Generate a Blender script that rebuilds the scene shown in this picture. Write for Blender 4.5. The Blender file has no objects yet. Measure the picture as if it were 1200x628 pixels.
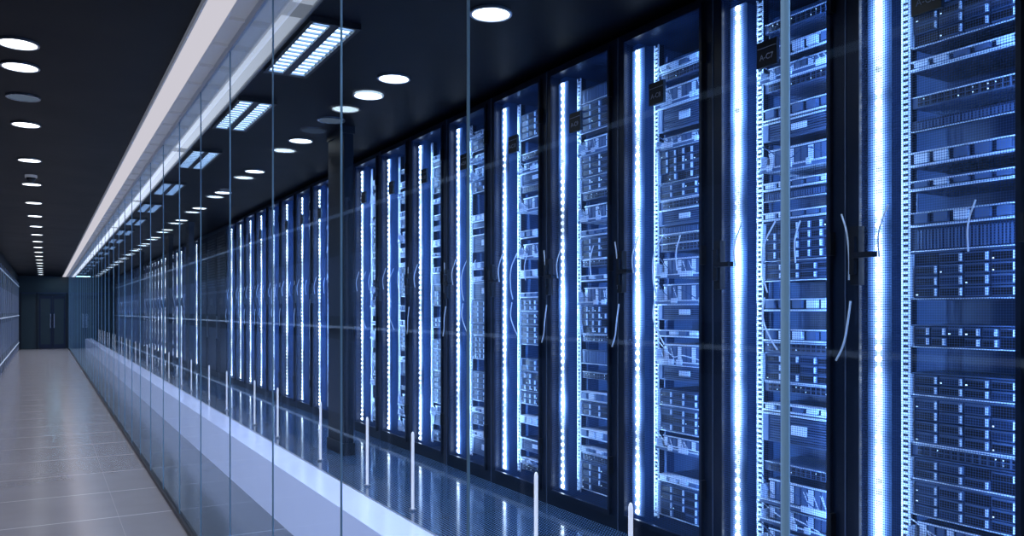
import bpy, math, random
from mathutils import Vector
R=random.Random(7)
sc=bpy.context.scene
sc.view_settings.view_transform='Standard'
COL=sc.collection
# ---------------- materials ----------------
def principled(name,base,rough=.5,metal=0,emis=None,es=0,spec=.5):
    m=bpy.data.materials.new(name); m.use_nodes=True
    b=m.node_tree.nodes['Principled BSDF']
    b.inputs['Base Color'].default_value=(*base,1)
    b.inputs['Roughness'].default_value=rough
    b.inputs['Metallic'].default_value=metal
    b.inputs['Specular IOR Level'].default_value=spec
    if emis:
        b.inputs['Emission Color'].default_value=(*emis,1)
        b.inputs['Emission Strength'].default_value=es
    return m
def N(m,t,**k):
    n=m.node_tree.nodes.new(t)
    for a,v in k.items(): setattr(n,a,v)
    return n
def L(m,a,b): m.node_tree.links.new(a,b)
def mth(m,op,a,b=None,c=None):
    n=N(m,'ShaderNodeMath',operation=op)
    for i,v in enumerate((a,b,c)):
        if v is None: continue
        if isinstance(v,(int,float)): n.inputs[i].default_value=v
        else: L(m,v,n.inputs[i])
    return n.outputs[0]
def coords(m):
    tc=N(m,'ShaderNodeTexCoord'); s=N(m,'ShaderNodeSeparateXYZ'); L(m,tc.outputs['Object'],s.inputs[0]); return tc,s
def noisy(name,c1,c2,rough,metal=0,scale=3,rr=.1,spec=.5,stretch=(1,1,1),emis=None,es=0):
    m=principled(name,c1,rough,metal,spec=spec,emis=emis,es=es); b=m.node_tree.nodes['Principled BSDF']
    tc=N(m,'ShaderNodeTexCoord'); mp=N(m,'ShaderNodeMapping'); mp.inputs['Scale'].default_value=stretch
    no=N(m,'ShaderNodeTexNoise'); no.inputs['Scale'].default_value=scale; no.inputs['Detail'].default_value=4
    L(m,tc.outputs['Object'],mp.inputs[0]); L(m,mp.outputs[0],no.inputs['Vector'])
    mx=N(m,'ShaderNodeMix',data_type='RGBA'); L(m,no.outputs[0],mx.inputs['Factor'])
    mx.inputs['A'].default_value=(*c1,1); mx.inputs['B'].default_value=(*c2,1)
    L(m,mx.outputs['Result'],b.inputs['Base Color'])
    r=mth(m,'MULTIPLY_ADD',no.outputs[0],rr,rough-rr/2); L(m,r,b.inputs['Roughness'])
    return m
def tile_floor(name,base,line,tx,ty,lw,rough,spec=.5,dots=None,xo=0,metal=0,lf=.7):
    m=principled(name,base,rough,metal,spec=spec); b=m.node_tree.nodes['Principled BSDF']
    tc,s=coords(m)
    fx=mth(m,'FRACT',mth(m,'DIVIDE',mth(m,'ADD',s.outputs[0],xo+50*tx),tx)); fy=mth(m,'FRACT',mth(m,'DIVIDE',mth(m,'ADD',s.outputs[1],50*ty),ty))
    lx=mth(m,'LESS_THAN',fx,lw/tx*.5); ly=mth(m,'LESS_THAN',fy,lw/ty*2)
    ln=mth(m,'MULTIPLY',mth(m,'MAXIMUM',mth(m,'MULTIPLY',lx,.4),ly),lf)
    no=N(m,'ShaderNodeTexNoise'); no.inputs['Scale'].default_value=2.2; no.inputs['Detail'].default_value=3; L(m,tc.outputs['Object'],no.inputs['Vector'])
    mx0=N(m,'ShaderNodeMix',data_type='RGBA'); L(m,no.outputs[0],mx0.inputs['Factor'])
    mx0.inputs['A'].default_value=(*[c*.88 for c in base],1); mx0.inputs['B'].default_value=(*[c*1.12 for c in base],1)
    cur=mx0.outputs['Result']
    if dots:
        d=mth(m,'MULTIPLY',mth(m,'SINE',mth(m,'MULTIPLY',s.outputs[0],3.1416/dots)),mth(m,'SINE',mth(m,'MULTIPLY',s.outputs[1],3.1416/dots)))
        dd=mth(m,'GREATER_THAN',mth(m,'ABSOLUTE',d),.66)
        mxd=N(m,'ShaderNodeMix',data_type='RGBA'); L(m,dd,mxd.inputs['Factor']); L(m,cur,mxd.inputs['A']); mxd.inputs['B'].default_value=(.10,.22,.42,1)
        cur=mxd.outputs['Result']
        rr=mth(m,'MULTIPLY_ADD',dd,.2,rough); L(m,rr,b.inputs['Roughness'])
    else:
        rr=mth(m,'MULTIPLY_ADD',no.outputs[0],.05,rough-.025); L(m,rr,b.inputs['Roughness'])
    mx=N(m,'ShaderNodeMix',data_type='RGBA'); L(m,ln,mx.inputs['Factor']); L(m,cur,mx.inputs['A']); mx.inputs['B'].default_value=(*line,1)
    L(m,mx.outputs['Result'],b.inputs['Base Color'])
    return m
def mesh_mat(name,col,p,thr):
    m=principled(name,col,.45,.4); b=m.node_tree.nodes['Principled BSDF']; out=m.node_tree.nodes['Material Output']
    tc,s=coords(m)
    a=mth(m,'SINE',mth(m,'MULTIPLY',s.outputs[1],3.1416/p)); c=mth(m,'SINE',mth(m,'MULTIPLY',s.outputs[2],3.1416/p))
    h=mth(m,'GREATER_THAN',mth(m,'ABSOLUTE',mth(m,'MULTIPLY',a,c)),thr)
    t=N(m,'ShaderNodeBsdfTransparent'); mx=N(m,'ShaderNodeMixShader')
    L(m,h,mx.inputs[0]); L(m,b.outputs[0],mx.inputs[1]); L(m,t.outputs[0],mx.inputs[2]); L(m,mx.outputs[0],out.inputs[0])
    return m
def glass_mat(name,tint,f0=.05):
    m=bpy.data.materials.new(name); m.use_nodes=True; m.node_tree.nodes.clear()
    out=N(m,'ShaderNodeOutputMaterial'); t=N(m,'ShaderNodeBsdfTransparent'); t.inputs[0].default_value=(*tint,1)
    g=N(m,'ShaderNodeBsdfGlossy'); g.inputs['Roughness'].default_value=.03; g.inputs['Color'].default_value=(.70,.86,1,1)
    lw=N(m,'ShaderNodeLayerWeight'); lw.inputs[0].default_value=.5
    f=mth(m,'MULTIPLY_ADD',mth(m,'POWER',lw.outputs['Facing'],5),.85,f0)
    mx=N(m,'ShaderNodeMixShader'); L(m,f,mx.inputs[0]); L(m,t.outputs[0],mx.inputs[1]); L(m,g.outputs[0],mx.inputs[2]); L(m,mx.outputs[0],out.inputs[0])
    return m
def emit(name,col,s,noise=None):
    m=bpy.data.materials.new(name); m.use_nodes=True; m.node_tree.nodes.clear()
    out=N(m,'ShaderNodeOutputMaterial'); e=N(m,'ShaderNodeEmission'); e.inputs[0].default_value=(*col,1); e.inputs[1].default_value=s
    if noise:
        tc=N(m,'ShaderNodeTexCoord'); no=N(m,'ShaderNodeTexNoise'); no.inputs['Scale'].default_value=noise; L(m,tc.outputs['Object'],no.inputs['Vector'])
        v=mth(m,'POWER',mth(m,'MULTIPLY',no.outputs[0],1.8),3); L(m,mth(m,'MULTIPLY',v,s),e.inputs[1])
    L(m,e.outputs[0],out.inputs[0]); return m
def led_bloom(name,yc,wid,s):
    # LED channel with bloom painted into its emission: bright middle, bluer dimmer edges, uneven lengthwise
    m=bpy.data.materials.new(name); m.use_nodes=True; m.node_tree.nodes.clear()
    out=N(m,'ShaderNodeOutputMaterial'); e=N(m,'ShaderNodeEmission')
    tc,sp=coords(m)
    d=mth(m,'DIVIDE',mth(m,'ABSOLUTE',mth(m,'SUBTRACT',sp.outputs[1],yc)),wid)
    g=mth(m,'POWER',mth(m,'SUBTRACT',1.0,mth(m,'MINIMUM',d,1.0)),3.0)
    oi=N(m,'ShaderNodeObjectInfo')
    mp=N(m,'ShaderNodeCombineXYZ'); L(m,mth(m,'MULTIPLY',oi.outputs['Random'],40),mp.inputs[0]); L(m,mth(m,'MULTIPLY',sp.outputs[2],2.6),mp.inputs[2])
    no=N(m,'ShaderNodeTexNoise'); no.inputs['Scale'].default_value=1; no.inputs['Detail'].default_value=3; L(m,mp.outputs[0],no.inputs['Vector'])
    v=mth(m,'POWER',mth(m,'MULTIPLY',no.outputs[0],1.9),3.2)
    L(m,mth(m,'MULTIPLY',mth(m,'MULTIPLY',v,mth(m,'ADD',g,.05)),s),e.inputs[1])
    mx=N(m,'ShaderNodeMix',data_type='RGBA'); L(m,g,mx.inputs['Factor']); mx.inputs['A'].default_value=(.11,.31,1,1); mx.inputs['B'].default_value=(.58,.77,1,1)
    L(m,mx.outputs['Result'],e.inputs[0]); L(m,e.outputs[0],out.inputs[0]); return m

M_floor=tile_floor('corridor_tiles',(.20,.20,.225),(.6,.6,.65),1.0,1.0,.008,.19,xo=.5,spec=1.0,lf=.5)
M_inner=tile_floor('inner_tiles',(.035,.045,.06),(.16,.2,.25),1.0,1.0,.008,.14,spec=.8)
M_raised=tile_floor('perforated_tiles',(.010,.026,.07),(.004,.007,.016),.6,.6,.006,.08,dots=.02,spec=1.0)
M_white=noisy('white_step_glow',(.55,.61,.9),(.7,.75,.98),.16,scale=2,emis=(.50,.60,1),es=.50,spec=.8)  # step brightness painted in by emission, it holds no lamp
M_ceil=noisy('ceiling_black',(.0018,.0025,.006),(.0025,.0034,.008),.5,scale=1.5,spec=.10)
M_wall=noisy('wall_dark',(.004,.007,.015),(.006,.011,.022),.5,spec=.3)
M_teal=noisy('teal_wall',(.006,.018,.026),(.009,.026,.036),.4)
M_panel=noisy('wall_panel_blue',(.05,.08,.14),(.09,.13,.22),.3)
M_frame=noisy('rack_frame',(.003,.008,.027),(.005,.013,.040),.35,.2,spec=.5)
M_body=noisy('equipment_dark',(.010,.020,.048),(.018,.034,.075),.4,.2,scale=8)
M_steel=noisy('equipment_steel',(.72,.8,.95),(.9,.95,1),.35,.1,scale=10)
M_mid=noisy('equipment_mid',(.08,.125,.23),(.135,.19,.32),.4,.2,scale=12)
M_back=noisy('rack_back',(.014,.042,.12),(.024,.065,.18),.5,scale=5)
M_black=principled('black_plastic',(.004,.005,.010),.4)
M_led=emit('led_small',(.5,.73,1),3)
M_mesh=mesh_mat('door_perforation',(.07,.14,.34),.009,.18)
M_bead=emit('led_bead',(.75,.88,1),7,noise=5)
M_bloom=led_bloom('led_bloom_channel',.245,.058,8.5)  # painted bloom around the LED beads
M_cable=principled('cable_white_glow',(.6,.72,.9),.4,emis=(.45,.65,1),es=.15)  # faint emission painted in to lift the cables
M_cabd=principled('cable_blue',(.03,.08,.2),.4)
M_glass=glass_mat('partition_glass',(.85,.93,1.0),.08)
M_edge=principled('glass_edge',(.22,.38,.52),.25,.2)
M_rod=principled('rod_steel_glow',(.30,.52,.75),.25,.2,emis=(.25,.5,.85),es=.2)  # bluish brightness of the rod painted in as emission
M_chrome=principled('brushed_metal',(.5,.54,.62),.3,.8)
M_trim=noisy('trim_grey_glow',(.33,.34,.38),(.42,.43,.48),.4,.2,emis=(.70,.76,.93),es=.14)  # dim glow painted in, the trough lamps leave the trim unlit
M_trimw=emit('linear_light',(.85,.82,.91),.72)
M_rail=principled('rail_white_glow',(.6,.68,.8),.35,emis=(.4,.65,1),es=.12)  # rails are no lamps, glow put in to strengthen their reflection
M_light=emit('lamp_lens',(.90,.96,1),5)
M_lightd=emit('lamp_lens_dim',(.4,.55,.8),.2)
M_tube=emit('tube_light',(.62,.81,1),4)
M_louv=principled('louver_white',(.4,.52,.72),.4)
M_boll=principled('bollard_white',(.85,.87,.9),.3,emis=(.88,.88,1),es=.55)
M_ptext=principled('label_print',(.35,.4,.55),.5)

# ---------------- mesh builder ----------------
class MB:
    def __init__(s,mats): s.v=[];s.f=[];s.m=[];s.mats=mats
    def mi(s,m):
        if m not in s.mats: s.mats.append(m)
        return s.mats.index(m)
    def box(s,x0,x1,y0,y1,z0,z1,m):
        i=len(s.v); s.v+=[(x0,y0,z0),(x1,y0,z0),(x1,y1,z0),(x0,y1,z0),(x0,y0,z1),(x1,y0,z1),(x1,y1,z1),(x0,y1,z1)]
        s.f+=[(i,i+3,i+2,i+1),(i+4,i+5,i+6,i+7),(i,i+1,i+5,i+4),(i+1,i+2,i+6,i+5),(i+2,i+3,i+7,i+6),(i+3,i,i+4,i+7)]; s.m+=[s.mi(m)]*6
    def quad(s,pts,m):
        i=len(s.v); s.v+=pts; s.f.append(tuple(range(i,i+len(pts)))); s.m.append(s.mi(m))
    def tube(s,pts,r,m,n=8,cap=True):
        k=len(s.v); P=[Vector(p) for p in pts]; mi=s.mi(m)
        for j,p in enumerate(P):
            t=(P[min(j+1,len(P)-1)]-P[max(j-1,0)]).normalized()
            a=t.orthogonal().normalized() if abs(t.x)>.9 else t.cross(Vector((1,0,0))).normalized(); b=t.cross(a)
            rr=r[j] if isinstance(r,(list,tuple)) else r
            for q in range(n):
                an=2*math.pi*q/n; s.v.append(tuple(p+a*rr*math.cos(an)+b*rr*math.sin(an)))
        for j in range(len(P)-1):
            for q in range(n):
                s.f.append((k+j*n+q,k+j*n+(q+1)%n,k+(j+1)*n+(q+1)%n,k+(j+1)*n+q)); s.m.append(mi)
        if cap:
            s.f.append(tuple(k+q for q in range(n))[::-1]); s.m.append(mi)
            s.f.append(tuple(k+(len(P)-1)*n+q for q in range(n))); s.m.append(mi)
    def mesh(s,name):
        me=bpy.data.meshes.new(name); me.from_pydata(s.v,[],s.f)
        for m in s.mats: me.materials.append(m)
        me.polygons.foreach_set('material_index',s.m); me.update(); return me
def obj(name,me,parent=None,loc=(0,0,0)):
    o=bpy.data.objects.new(name,me); COL.objects.link(o); o.location=loc
    if parent: o.parent=parent
    return o
def smooth(pts,n=5):
    out=[];P=[Vector(p) for p in pts]
    for i in range(len(P)-1):
        p0=P[max(i-1,0)];p1=P[i];p2=P[i+1];p3=P[min(i+2,len(P)-1)]
        for k in range(n):
            t=k/n; out.append(.5*((2*p1)+(p2-p0)*t+(2*p0-5*p1+4*p2-p3)*t*t+(3*p1-p0-3*p2+p3)*t**3))
    out.append(P[-1]); return out
def area(name,loc,size,sy,power,col,direction=(0,0,-1),parent=None,spread=None):
    l=bpy.data.lights.new(name,'AREA'); l.shape='RECTANGLE' if sy else 'DISK'; l.size=size
    if sy: l.size_y=sy
    l.energy=power; l.color=col
    if spread: l.spread=spread
    o=obj(name,l,parent,loc); o.rotation_mode='QUATERNION'
    o.rotation_quaternion=Vector(direction).to_track_quat('-Z','Y'); return o

ZC=3.12; XG=.909; XR=2.685; PH=.42; YB=-4; YF=40; XL=-.96; XW=3.75
def plane_obj(name,x0,x1,y0,y1,z0,z1,m):
    b=MB([]); b.box(x0,x1,y0,y1,z0,z1,m); return obj(name,b.mesh(name))
# ---------------- shell ----------------
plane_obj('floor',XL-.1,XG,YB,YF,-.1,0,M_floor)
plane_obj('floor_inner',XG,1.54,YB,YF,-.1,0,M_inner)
plane_obj('floor_raised',1.79,XW,YB,YF,.0,PH,M_raised)
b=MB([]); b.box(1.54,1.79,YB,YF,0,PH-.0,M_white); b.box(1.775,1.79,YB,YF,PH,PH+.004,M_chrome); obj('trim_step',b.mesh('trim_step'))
plane_obj('ceiling',XL-.1,XW+.1,YB,YF,ZC,ZC+.1,M_ceil)
plane_obj('wall_right',XW,XW+.1,YB,YF,0,ZC,M_wall)
plane_obj('wall_back',XL-.1,XW+.1,YB-.1,YB,0,ZC,M_wall)
b=MB([]); b.box(XL-.1,XL,YB,YF,0,ZC,M_wall)
obj('wall_left',b.mesh('wall_left'))
b=MB([]); y=YB+.3
while y<YF-.8:
    b.box(XL,XL+.02,y,y+1.1,.12,2.75,M_teal)
    b.box(XL+.02,XL+.026,y+.12,y+.98,1.55,2.2,M_panel)
    b.box(XL+.02,XL+.026,y+.12,y+.98,.5,1.3,M_panel)
    b.box(XL,XL+.035,y+1.1,y+1.14,0,2.8,M_chrome)
    y+=1.2
obj('wall_cladding_panels',b.mesh('p'))
b=MB([])
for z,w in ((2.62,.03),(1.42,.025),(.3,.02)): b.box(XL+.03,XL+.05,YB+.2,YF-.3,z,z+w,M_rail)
obj('trim_streak_rails',b.mesh('rails'))  # rails added for the streaks they reflect in the glass
b=MB([]); b.box(XL-.1,XW+.1,YF,YF+.1,0,ZC,M_teal); obj('wall_far',b.mesh('wf'))
b=MB([])
b.box(XL,XW-1.1,YF-.06,YF,2.35,2.42,M_body)
for x in (-.9,-.3,.82,1.55,2.2): b.box(x,x+.05,YF-.07,YF,0,2.4,M_wall)
obj('trim_far_mullions',b.mesh('tm'))
for i,x in enumerate((-.2,.3)):
    b=MB([]); b.box(x,x+.48,YF-.05,YF-.001,0,2.3,M_frame); b.box(x+.06,x+.42,YF-.055,YF-.05,.2,2.15,M_teal)
    hx=x+.42 if i==0 else x+.06
    b.tube([(hx,YF-.1,.9),(hx,YF-.1,1.5)],.018,M_chrome); b.box(hx-.01,hx+.01,YF-.1,YF-.05,.95,.98,M_chrome); b.box(hx-.01,hx+.01,YF-.1,YF-.05,1.42,1.45,M_chrome)
    obj('door_%d'%(i+1),b.mesh('door'))
# ---------------- glass partition ----------------
root=bpy.data.objects.new('glass_partition',None); COL.objects.link(root)
b=MB([]); b.quad([(XG,YB,.03),(XG,YB,ZC-.05),(XG,YF,ZC-.05),(XG,YF,.03)],M_glass); obj('glass_panes',b.mesh('gp'),root)
b=MB([])
y=.80-.99*4; i=0
while y<YF:
    if i!=4: b.box(XG-.004,XG+.003,y-.002,y+.002,.03,ZC-.05,M_edge)
    y+=.99; i+=1
obj('glass_joints',b.mesh('gj'),root)
b=MB([]); b.box(XG-.02,XG-.004,YB,YF,0,.035,M_black); b.box(XG+.004,XG+.02,YB,YF,0,.035,M_black); b.box(XG-.004,XG+.004,YB,YF,0,.03,M_black); obj('base_channel',b.mesh('bc'),root)
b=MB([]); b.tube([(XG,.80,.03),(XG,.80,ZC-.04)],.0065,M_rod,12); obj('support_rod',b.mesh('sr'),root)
# ceiling linear trough
root=bpy.data.objects.new('linear_ceiling_light',None); COL.objects.link(root)
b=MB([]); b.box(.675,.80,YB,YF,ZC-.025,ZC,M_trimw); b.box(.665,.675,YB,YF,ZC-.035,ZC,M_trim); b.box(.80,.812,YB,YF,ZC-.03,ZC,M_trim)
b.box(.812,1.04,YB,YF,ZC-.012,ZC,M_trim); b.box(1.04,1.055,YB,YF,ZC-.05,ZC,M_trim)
b.box(XG-.008,XG+.008,YB,YF,ZC-.05,ZC-.012,M_chrome)
y=YB+.2
while y<YF: b.box(.812,XG-.015,y,y+.02,ZC-.03,ZC-.012,M_trim); b.box(XG+.015,1.04,y,y+.02,ZC-.045,ZC-.012,M_trim); y+=.45
obj('trough',b.mesh('tr'),root)
y=0
while y<YF:
    area('trough_lamp',(.737,y+2,ZC-.03),.1,3.8,1.2,(1,.93,.98),parent=root); y+=4
# ---------------- downlights ----------------
def ring(b,r0,r1,z0,z1,m,n=32):
    for q in range(n):
        a=2*math.pi*q/n;c=2*math.pi*(q+1)/n
        p=lambda r,t,z:(r*math.cos(t),r*math.sin(t),z)
        b.quad([p(r1,a,z0),p(r1,c,z0),p(r1,c,z1),p(r1,a,z1)],m); b.quad([p(r0,c,z0),p(r0,a,z0),p(r0,a,z1),p(r0,c,z1)],m)
        b.quad([p(r0,a,z0),p(r0,c,z0),p(r1,c,z0),p(r1,a,z0)],m)
def dl_mesh(lens):
    b=MB([]); ring(b,.096,.108,-.012,0,M_chrome)
    b.quad([(.096*math.cos(-2*math.pi*q/32),.096*math.sin(-2*math.pi*q/32),-.008) for q in range(32)],lens); return b.mesh('downlight')
DL=dl_mesh(M_light); DLD=dl_mesh(M_lightd)
def downlight(x,y,on=True,p=7,col=(.9,.92,1)):
    o=obj('recessed_downlight',DL if on else DLD,None,(x,y,ZC))
    if on: area('lamp',(0,0,-.014),.12,None,p,col,parent=o,spread=2.2)
ys=[1.2,3.2,5.36,5.86,7.65,9.43,11.2,13.1,14.9]
while ys[-1]<38: ys.append(ys[-1]+1.8)
for y in ys: downlight(-.13,y,True,20 if y>6 else 10,(.97,.93,1))
downlight(-.13,6.69,False)
ys=[.4,2.2,3.62,4.94,5.42,7.15,8.96,10.76]
while ys[-1]<38: ys.append(ys[-1]+1.8)
for y in ys: downlight(1.966,y,True,4)
downlight(1.966,6.27,False)
b=MB([]); b.tube([(0,0,0),(0,0,-.03)],.06,M_trim,20)
b.tube([(0,0,-.03),(0,0,-.05),(0,0,-.068),(0,0,-.08)],[.05,.045,.03,.008],M_black,20); obj('dome_security_camera',b.mesh('dc'),None,(-.13,10.5,ZC))
# troffers
b=MB([]); w=.115;l=.5
b.box(-w-.02,-w,-l-.02,l+.02,-.03,0,M_black); b.box(w,w+.02,-l-.02,l+.02,-.03,0,M_black)
b.box(-w,w,-l-.02,-l,-.03,0,M_black); b.box(-w,w,l,l+.02,-.03,0,M_black); b.box(-w,w,-l,l,-.006,0,M_black)
b.box(-.022,.022,-l,l,-.03,-.006,M_black)
for sx in (-1,1):
    b.box(min(sx*.026,sx*.104),max(sx*.026,sx*.104),-l,l,-.02,-.006,M_tube)
    for q in range(14):
        yy=-l+.03+q*(2*l-.06)/13; b.box(min(sx*.022,sx*.112),max(sx*.022,sx*.112),yy-.005,yy+.005,-.03,-.02,M_louv)
TR=b.mesh('troffer')
ys=[.5,2.6,4.63,6.42,8.49,10.7]
while ys[-1]<37: ys.append(ys[-1]+2.1)
for y in ys:
    o=obj('louvered_ceiling_light',TR,None,(1.316,y,ZC))
    area('lamp',(0,0,-.033),.16,.9,12,(.66,.81,1),parent=o,spread=2.0)
# ---------------- racks ----------------
H=2.66
def frame_mesh():
    b=MB([])
    for s in (-1,1):
        y0,y1=sorted((s*.302,s*.3583)); b.box(0,.06,y0,y1,0,H,M_frame)
        y0,y1=sorted((s*.345,s*.357)); b.box(.06,.95,y0,y1,.0,H,M_back)
        y0,y1=sorted((s*.285,s*.302)); b.box(-.018,.0,y0,y1,.07,H-.03,M_frame)
        y0,y1=sorted((s*.354,s*.3583)); b.box(-.004,.0,y0,y1,0,H,M_mid if s>0 else M_frame)
    b.box(0,.06,-.302,.302,0,.07,M_frame); b.box(0,.06,-.302,.302,H-.05,H,M_frame)
    b.box(-.018,0,-.285,.285,.07,.095,M_frame); b.box(-.018,0,-.285,.285,H-.05,H-.03,M_frame)
    b.box(.06,.95,-.345,.345,H-.015,H,M_frame); b.box(.06,.95,-.345,.345,0,.02,M_frame); b.box(.93,.95,-.345,.345,.02,H-.015,M_frame)
    b.box(-.05,-.018,.262,.30,1.28,1.50,M_black); b.box(-.065,-.05,.27,.292,1.32,1.46,M_black); b.box(-.075,-.04,.19,.275,1.38,1.40,M_black)
    for z in (.3,1.4,2.35): b.box(-.03,0,-.315,-.300,z,z+.09,M_black)
    return b.mesh('rack_frame')
def equip_mesh(seed):
    r=random.Random(seed); b=MB([]); ya,yb=-.235,.165; XF=.13; U=.0445
    for (a,c) in ((-.262,-.238),(.168,.204)):
        b.box(XF-.01,XF-.004,a,a+.006,.09,H-.07,M_steel); b.box(XF-.01,XF-.004,c-.006,c,.09,H-.07,M_steel)
        z=.1
        while z<H-.09:
            b.box(XF-.012,XF-.004,a+.006,c-.006,z,z+.011,M_steel); z+=.0222
        b.box(XF-.002,XF+.03,a,c,.09,H-.07,M_black)
    b.box(.38,.39,-.34,.34,.05,H-.06,M_back)
    z=.11
    top=H-.09
    while z<top-.05:
        f=z/H
        t=r.choices(['drives','tray','switch','blank','gap','open','grille'],[3.2 if f<.5 else 1.2,1.0 if f<.5 else 3,1.0,.9,1.1,1.4,1.0])[0]
        if t=='drives':
            h=r.choice([2,3,4])*U
            if z+h>top: break
            b.box(XF,XF+.24,ya,yb,z+.002,z+h-.002,M_body)
            b.box(XF-.006,XF,ya,yb,z+.002,z+.006,M_steel); b.box(XF-.006,XF,ya,yb,z+h-.006,z+h-.002,M_mid)
            rows=max(1,int(h/.042)); cols=r.choice([4,4,6]); cw=(yb-ya-.03)/cols; rh=(h-.016)/rows
            for i in range(rows):
                for j in range(cols):
                    y0=ya+.015+j*cw+.004; y1=y0+cw-.008; z0=z+.008+i*rh+.003; z1=z0+rh-.006
                    if r.random()<.08: b.box(XF-.003,XF,y0,y1,z0,z1,M_black); continue
                    b.box(XF-.009,XF,y0,y1,z0,z1,M_mid)
                    b.box(XF-.013,XF-.009,y0+.004,y1-.004,z0+.004,z1-.006,M_black if r.random()<.7 else M_body)
                    b.box(XF-.016,XF-.009,y0+.002,y0+.009,z0+.004,z1-.004,M_steel)
                    if r.random()<.25: b.box(XF-.015,XF-.012,y1-.012,y1-.006,z0+.006,z0+.010,M_led)
            for s in (ya-.004,yb-.008): b.box(XF-.022,XF,s,s+.012,z+.008,z+h-.008,M_steel)
            z+=h
        elif t=='grille':
            h=r.choice([2,3])*U
            if z+h>top: break
            b.box(XF,XF+.24,ya,yb,z+.002,z+h-.002,M_body)
            b.box(XF-.012,XF,ya,yb,z+h-.010,z+h-.003,M_steel); b.box(XF-.012,XF,ya,yb,z+.003,z+.008,M_mid)
            b.box(XF-.012,XF,ya,ya+.03,z+.008,z+h-.01,M_mid); b.box(XF-.012,XF,yb-.03,yb,z+.008,z+h-.01,M_mid)
            n=int(h/.011)
            for j in range(n-1): b.box(XF-.008,XF,ya+.035,yb-.035,z+.012+j*.011,z+.016+j*.011,M_mid)
            b.box(XF-.014,XF-.008,ya+.16,ya+.24,z+h*.35,z+h*.65,M_steel)
            z+=h
        elif t=='tray':
            h=r.choice([2,3])*U
            if z+h>top: break
            b.box(XF-.03,XF+.24,ya,yb,z,z+.005,M_steel)
            b.box(XF-.034,XF-.03,ya,yb,z-.004,z+.016,M_mid)
            b.box(XF-.037,XF-.034,ya,yb,z+.010,z+.016,M_steel)
            for j in range(r.randint(3,6)):
                y0=r.uniform(ya,yb-.06); ww=r.uniform(.02,.05)
                b.box(XF-.04,XF-.034,y0,y0+ww,z,z+.026,M_steel)
                b.quad([(XF-.025,y0,z+.006),(XF-.025,y0+.006,z+.006),(XF-.02,y0+ww+.006,z+h*.6),(XF-.02,y0+ww,z+h*.6)],M_steel)
            b.box(XF+.01,XF+.24,ya+.02,yb-.02,z+.006,z+h*.75,M_body)
            b.box(XF+.002,XF+.01,ya+.02,yb-.02,z+h*.7,z+h*.75,M_steel)
            for j in range(10): b.box(XF+.004,XF+.01,ya+.035+j*.035,ya+.06+j*.035,z+.014,z+h*.66,M_mid if j%3 else M_steel)
            pts=smooth([(XF-.03,r.uniform(ya,ya+.1),z+.02),(XF-.04,r.uniform(-.1,0),z+h*r.uniform(.3,.6)),(XF-.03,r.uniform(0,.1),z+h*.3),(XF-.02,yb,z+h*.9)],4)
            b.tube(pts,.0025,r.choice([M_steel,M_cabd,M_mid]),6)
            b.box(XF-.03,XF+.1,yb-.006,yb,z,z+h*.55,M_steel); b.box(XF-.03,XF+.1,ya,ya+.006,z,z+h*.55,M_mid)
            z+=h
        elif t=='switch':
            h=U
            if z+h>top: break
            b.box(XF,XF+.24,ya,yb,z+.002,z+h-.002,M_mid)
            for i in range(2):
                for j in range(14):
                    y0=ya+.02+j*.026; b.box(XF-.003,XF,y0,y0+.018,z+.007+i*.017,z+.02+i*.017,M_black)
                    if r.random()<.25: b.box(XF-.004,XF,y0+.019,y0+.022,z+.012+i*.017,z+.015+i*.017,M_led)
            b.box(XF-.004,XF,ya,yb,z+h-.004,z+h-.001,M_steel)
            z+=h
        elif t=='blank':
            h=r.choice([1,2])*U
            if z+h>top: break
            b.box(XF-.004,XF+.02,ya,yb,z+.002,z+h-.002,M_body)
            for j in range(28): b.box(XF-.006,XF-.004,ya+.02+j*.013,ya+.026+j*.013,z+.01,z+h-.01,M_mid)
            b.box(XF-.008,XF-.004,ya,yb,z+.001,z+.005,M_steel)
            z+=h
        elif t=='open':
            h=r.choice([2,3])*U
            if z+h>top: break
            b.box(XF+.0,XF+.24,ya,yb,z+.002,z+h*.4,M_body); b.box(XF-.012,XF+.0,ya,yb,z+.004,z+.012,M_steel)
            for j in range(5):
                y0=ya+.03+j*.075; b.box(XF-.02,XF,y0,y0+.05,z+.016,z+h*.38,M_steel if r.random()<.5 else M_mid)
            b.box(XF-.02,XF+.05,ya,yb,z+h*.4,z+h*.4+.004,M_steel)
            z+=h
        else: z+=r.choice([1,2])*U
    for q in range(3):
        y0=.212+q*.012; b.tube(smooth([(.22,y0,.1),(.21,y0+.008,.8),(.23,y0-.004,1.5),(.21,y0+.006,2.1),(.22,y0,2.55)],3),.004,r.choice([M_cabd,M_mid,M_body]),6)
    b.box(.10,.14,-.33,-.29,.2,2.4,M_body)
    for q in range(22): b.box(.092,.10,-.325,-.298,.25+q*.095,.29+q*.095,M_mid)
    return b.mesh('equipment')
def led_mesh():
    b=MB([]); y=.245
    b.box(.045,.052,y-.048,y+.048,.1,H-.09,M_bloom)
    z=.12
    while z<H-.1:
        rr=.0135
        b.tube([(.045,y,z),(.036,y,z),(.030,y,z)],[rr,rr*.8,rr*.3],M_bead,10); z+=.042
    return b.mesh('led_strip')
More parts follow.
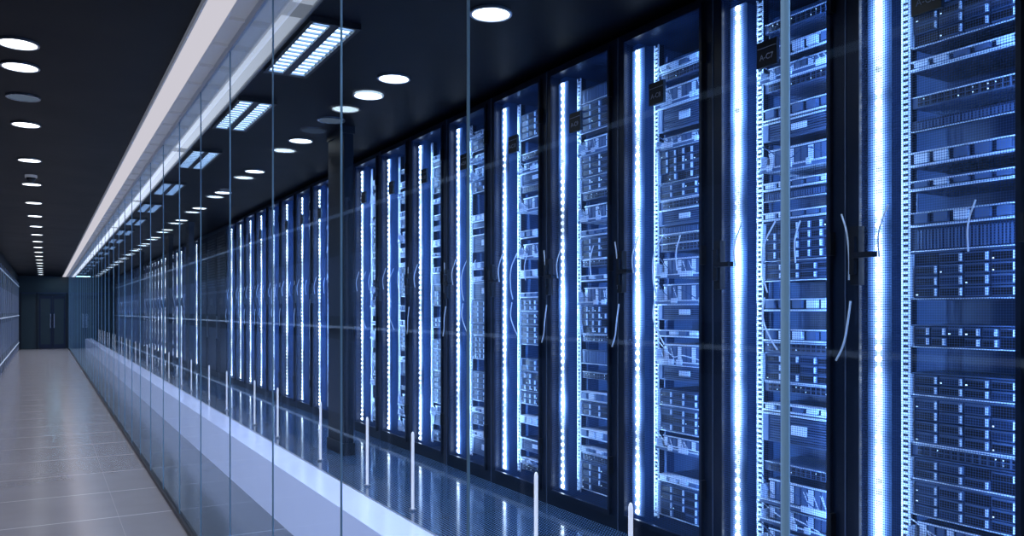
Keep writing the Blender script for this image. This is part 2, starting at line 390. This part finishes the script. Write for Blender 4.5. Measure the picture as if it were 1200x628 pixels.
def cable_mesh(v):
    b=MB([])
    a=[(-.02,.36,1.555),(-.035,.325,1.48),(-.04,.31,1.38),(-.035,.315,1.30)]
    a2=[(-.03,.312,1.22),(-.04,.32,1.12),(-.03,.345,1.05),(-.02,.385,.99)]
    if v%3!=1: b.tube(smooth(a),.0035,M_cable,8); b.tube(smooth(a2),.004,M_cable,8)
    c=[(-.02,-.03,1.56),(-.04,.015,1.46),(-.04,.02,1.34),(-.035,.0,1.26)]
    c2=[(-.03,.02,1.24),(-.04,.02,1.15),(-.03,-.01,1.07),(-.02,-.04,1.02)]
    if v%3!=0: b.tube(smooth(c),.0035,M_cable,8); b.tube(smooth(c2),.0035,M_cable,8)
    d=[(-.02,.16,1.57),(-.04,.185,1.47),(-.03,.19,1.38)]
    b.tube(smooth(d),.0035,M_cable,8)
    e=[(-.02,-.16,1.55),(-.03,-.14,1.47),(-.02,-.135,1.38)]
    b.tube(smooth(e),.003,M_cable,8)
    return b.mesh('cables')
def door_mesh():
    b=MB([]); b.quad([(-.008,-.285,.09),(-.008,-.285,H-.045),(-.008,.285,H-.045),(-.008,.285,.09)],M_mesh); return b.mesh('door_mesh')
def label_mesh():
    b=MB([]); b.box(-.034,-.018,-.05,.06,2.22,2.33,M_black); b.box(-.036,-.034,-.045,.055,2.30,2.302,M_ptext); return b.mesh('label')
FR=frame_mesh(); EQ=[equip_mesh(s) for s in (3,11,23,31,47,59)]; LD=led_mesh(); CB=[cable_mesh(i) for i in range(3)]; DM=door_mesh(); LB=label_mesh()
def rack(k,yc,pw,full=True,two=True):
    e=bpy.data.objects.new('server_rack',None); COL.objects.link(e); e.location=(XR,yc,PH)
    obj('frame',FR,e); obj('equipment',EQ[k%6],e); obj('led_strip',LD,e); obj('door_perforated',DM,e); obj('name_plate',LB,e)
    obj('cables',CB[k%3],e)
    if full:
        c=bpy.data.curves.new('label_text','FONT'); c.body='A-C%d'%(k+3); c.size=.034; c.align_x='CENTER'; c.extrude=.0005
        c.materials.append(M_ptext)
        t=obj('label_text',c,e,(-.0355,.005,2.25)); t.rotation_euler=(math.pi/2,0,-math.pi/2)
    pw*=R.uniform(.75,1.2)
    area('rack_fill_near',(.02,-.275,H/2),.03,2.4,pw*(1.2 if two else 2),(.17,.40,1),(.75,.66,0),e)  # added fill for the equipment fronts, no LED strip on this side
    if two: area('led_lamp_far',(.056,.298,H/2),.02,2.4,pw*1.3,(.32,.57,1),(.75,-.66,0),e)
pitch=.717
for k in range(-4,17):
    yc=2.4285+pitch*k
    rack(k+4,yc,10 if k<0 else (13 if k<12 else 10),k<6,k<9)
y=2.4285+pitch*17-.36
for q in range(3):
    b=MB([]); b.box(0,.9,.01,.95,0,H,M_frame); b.box(-.015,0,.05,.91,.1,1.5,M_wall); b.box(-.015,0,.05,.91,1.55,H-.08,M_wall)
    for j in range(18): b.box(-.03,-.015,.1,.86,1.62+j*.05,1.64+j*.05,M_body)
    b.box(-.04,-.015,.84,.86,.7,1.1,M_chrome); b.box(-.02,-.015,.3,.66,1.3,1.42,M_black)
    obj('cooling_unit',b.mesh('cu'),None,(XR,y,PH)); y+=.96
y+=.37
k=0
while y<38.5:
    rack(k,y,5,False,False); y+=pitch; k+=1
for y in (6.42,14.6,17.2,22.6,31):
    b=MB([]); b.box(2.12,2.2,y,y+.42,PH,ZC,M_wall); b.box(2.11,2.21,y-.01,y+.43,PH,PH+.1,M_black); b.box(2.11,2.21,y-.01,y+.43,ZC-.06,ZC,M_black)
    obj('support_column',b.mesh('col'))
b=MB([]); b.tube([(0,0,0),(0,0,.012)],.022,M_chrome,20); b.tube([(0,0,.012),(0,0,.45),(0,0,.462),(0,0,.468)],[.009,.009,.007,.003],M_boll,16)
BM=b.mesh('bollard')
ys=[.9,2.39,3.06,4.45,5.23,6.3,7.66,8.62,10.1,11.3]
while ys[-1]<36: ys.append(ys[-1]+(1.0 if len(ys)%2 else 1.5))
for y in ys: obj('slim_bollard',BM,None,(1.89,y,PH))
area('far_wall_fill',(.4,38.6,ZC-.05),.5,.5,10,(.4,.75,1))  # added lamp to light the far wall, no fixture there
w=bpy.data.worlds.new('World'); sc.world=w; w.use_nodes=True
w.node_tree.nodes['Background'].inputs[0].default_value=(.02,.04,.1,1); w.node_tree.nodes['Background'].inputs[1].default_value=.3
c=bpy.data.cameras.new('cam'); c.sensor_width=36; c.lens=949/1200*36; c.shift_y=51/1200; c.clip_start=.01; c.clip_end=200
o=obj('camera',c,None,(0,0,1.6)); o.rotation_euler=(math.pi/2,0,-math.radians(30)); sc.camera=o
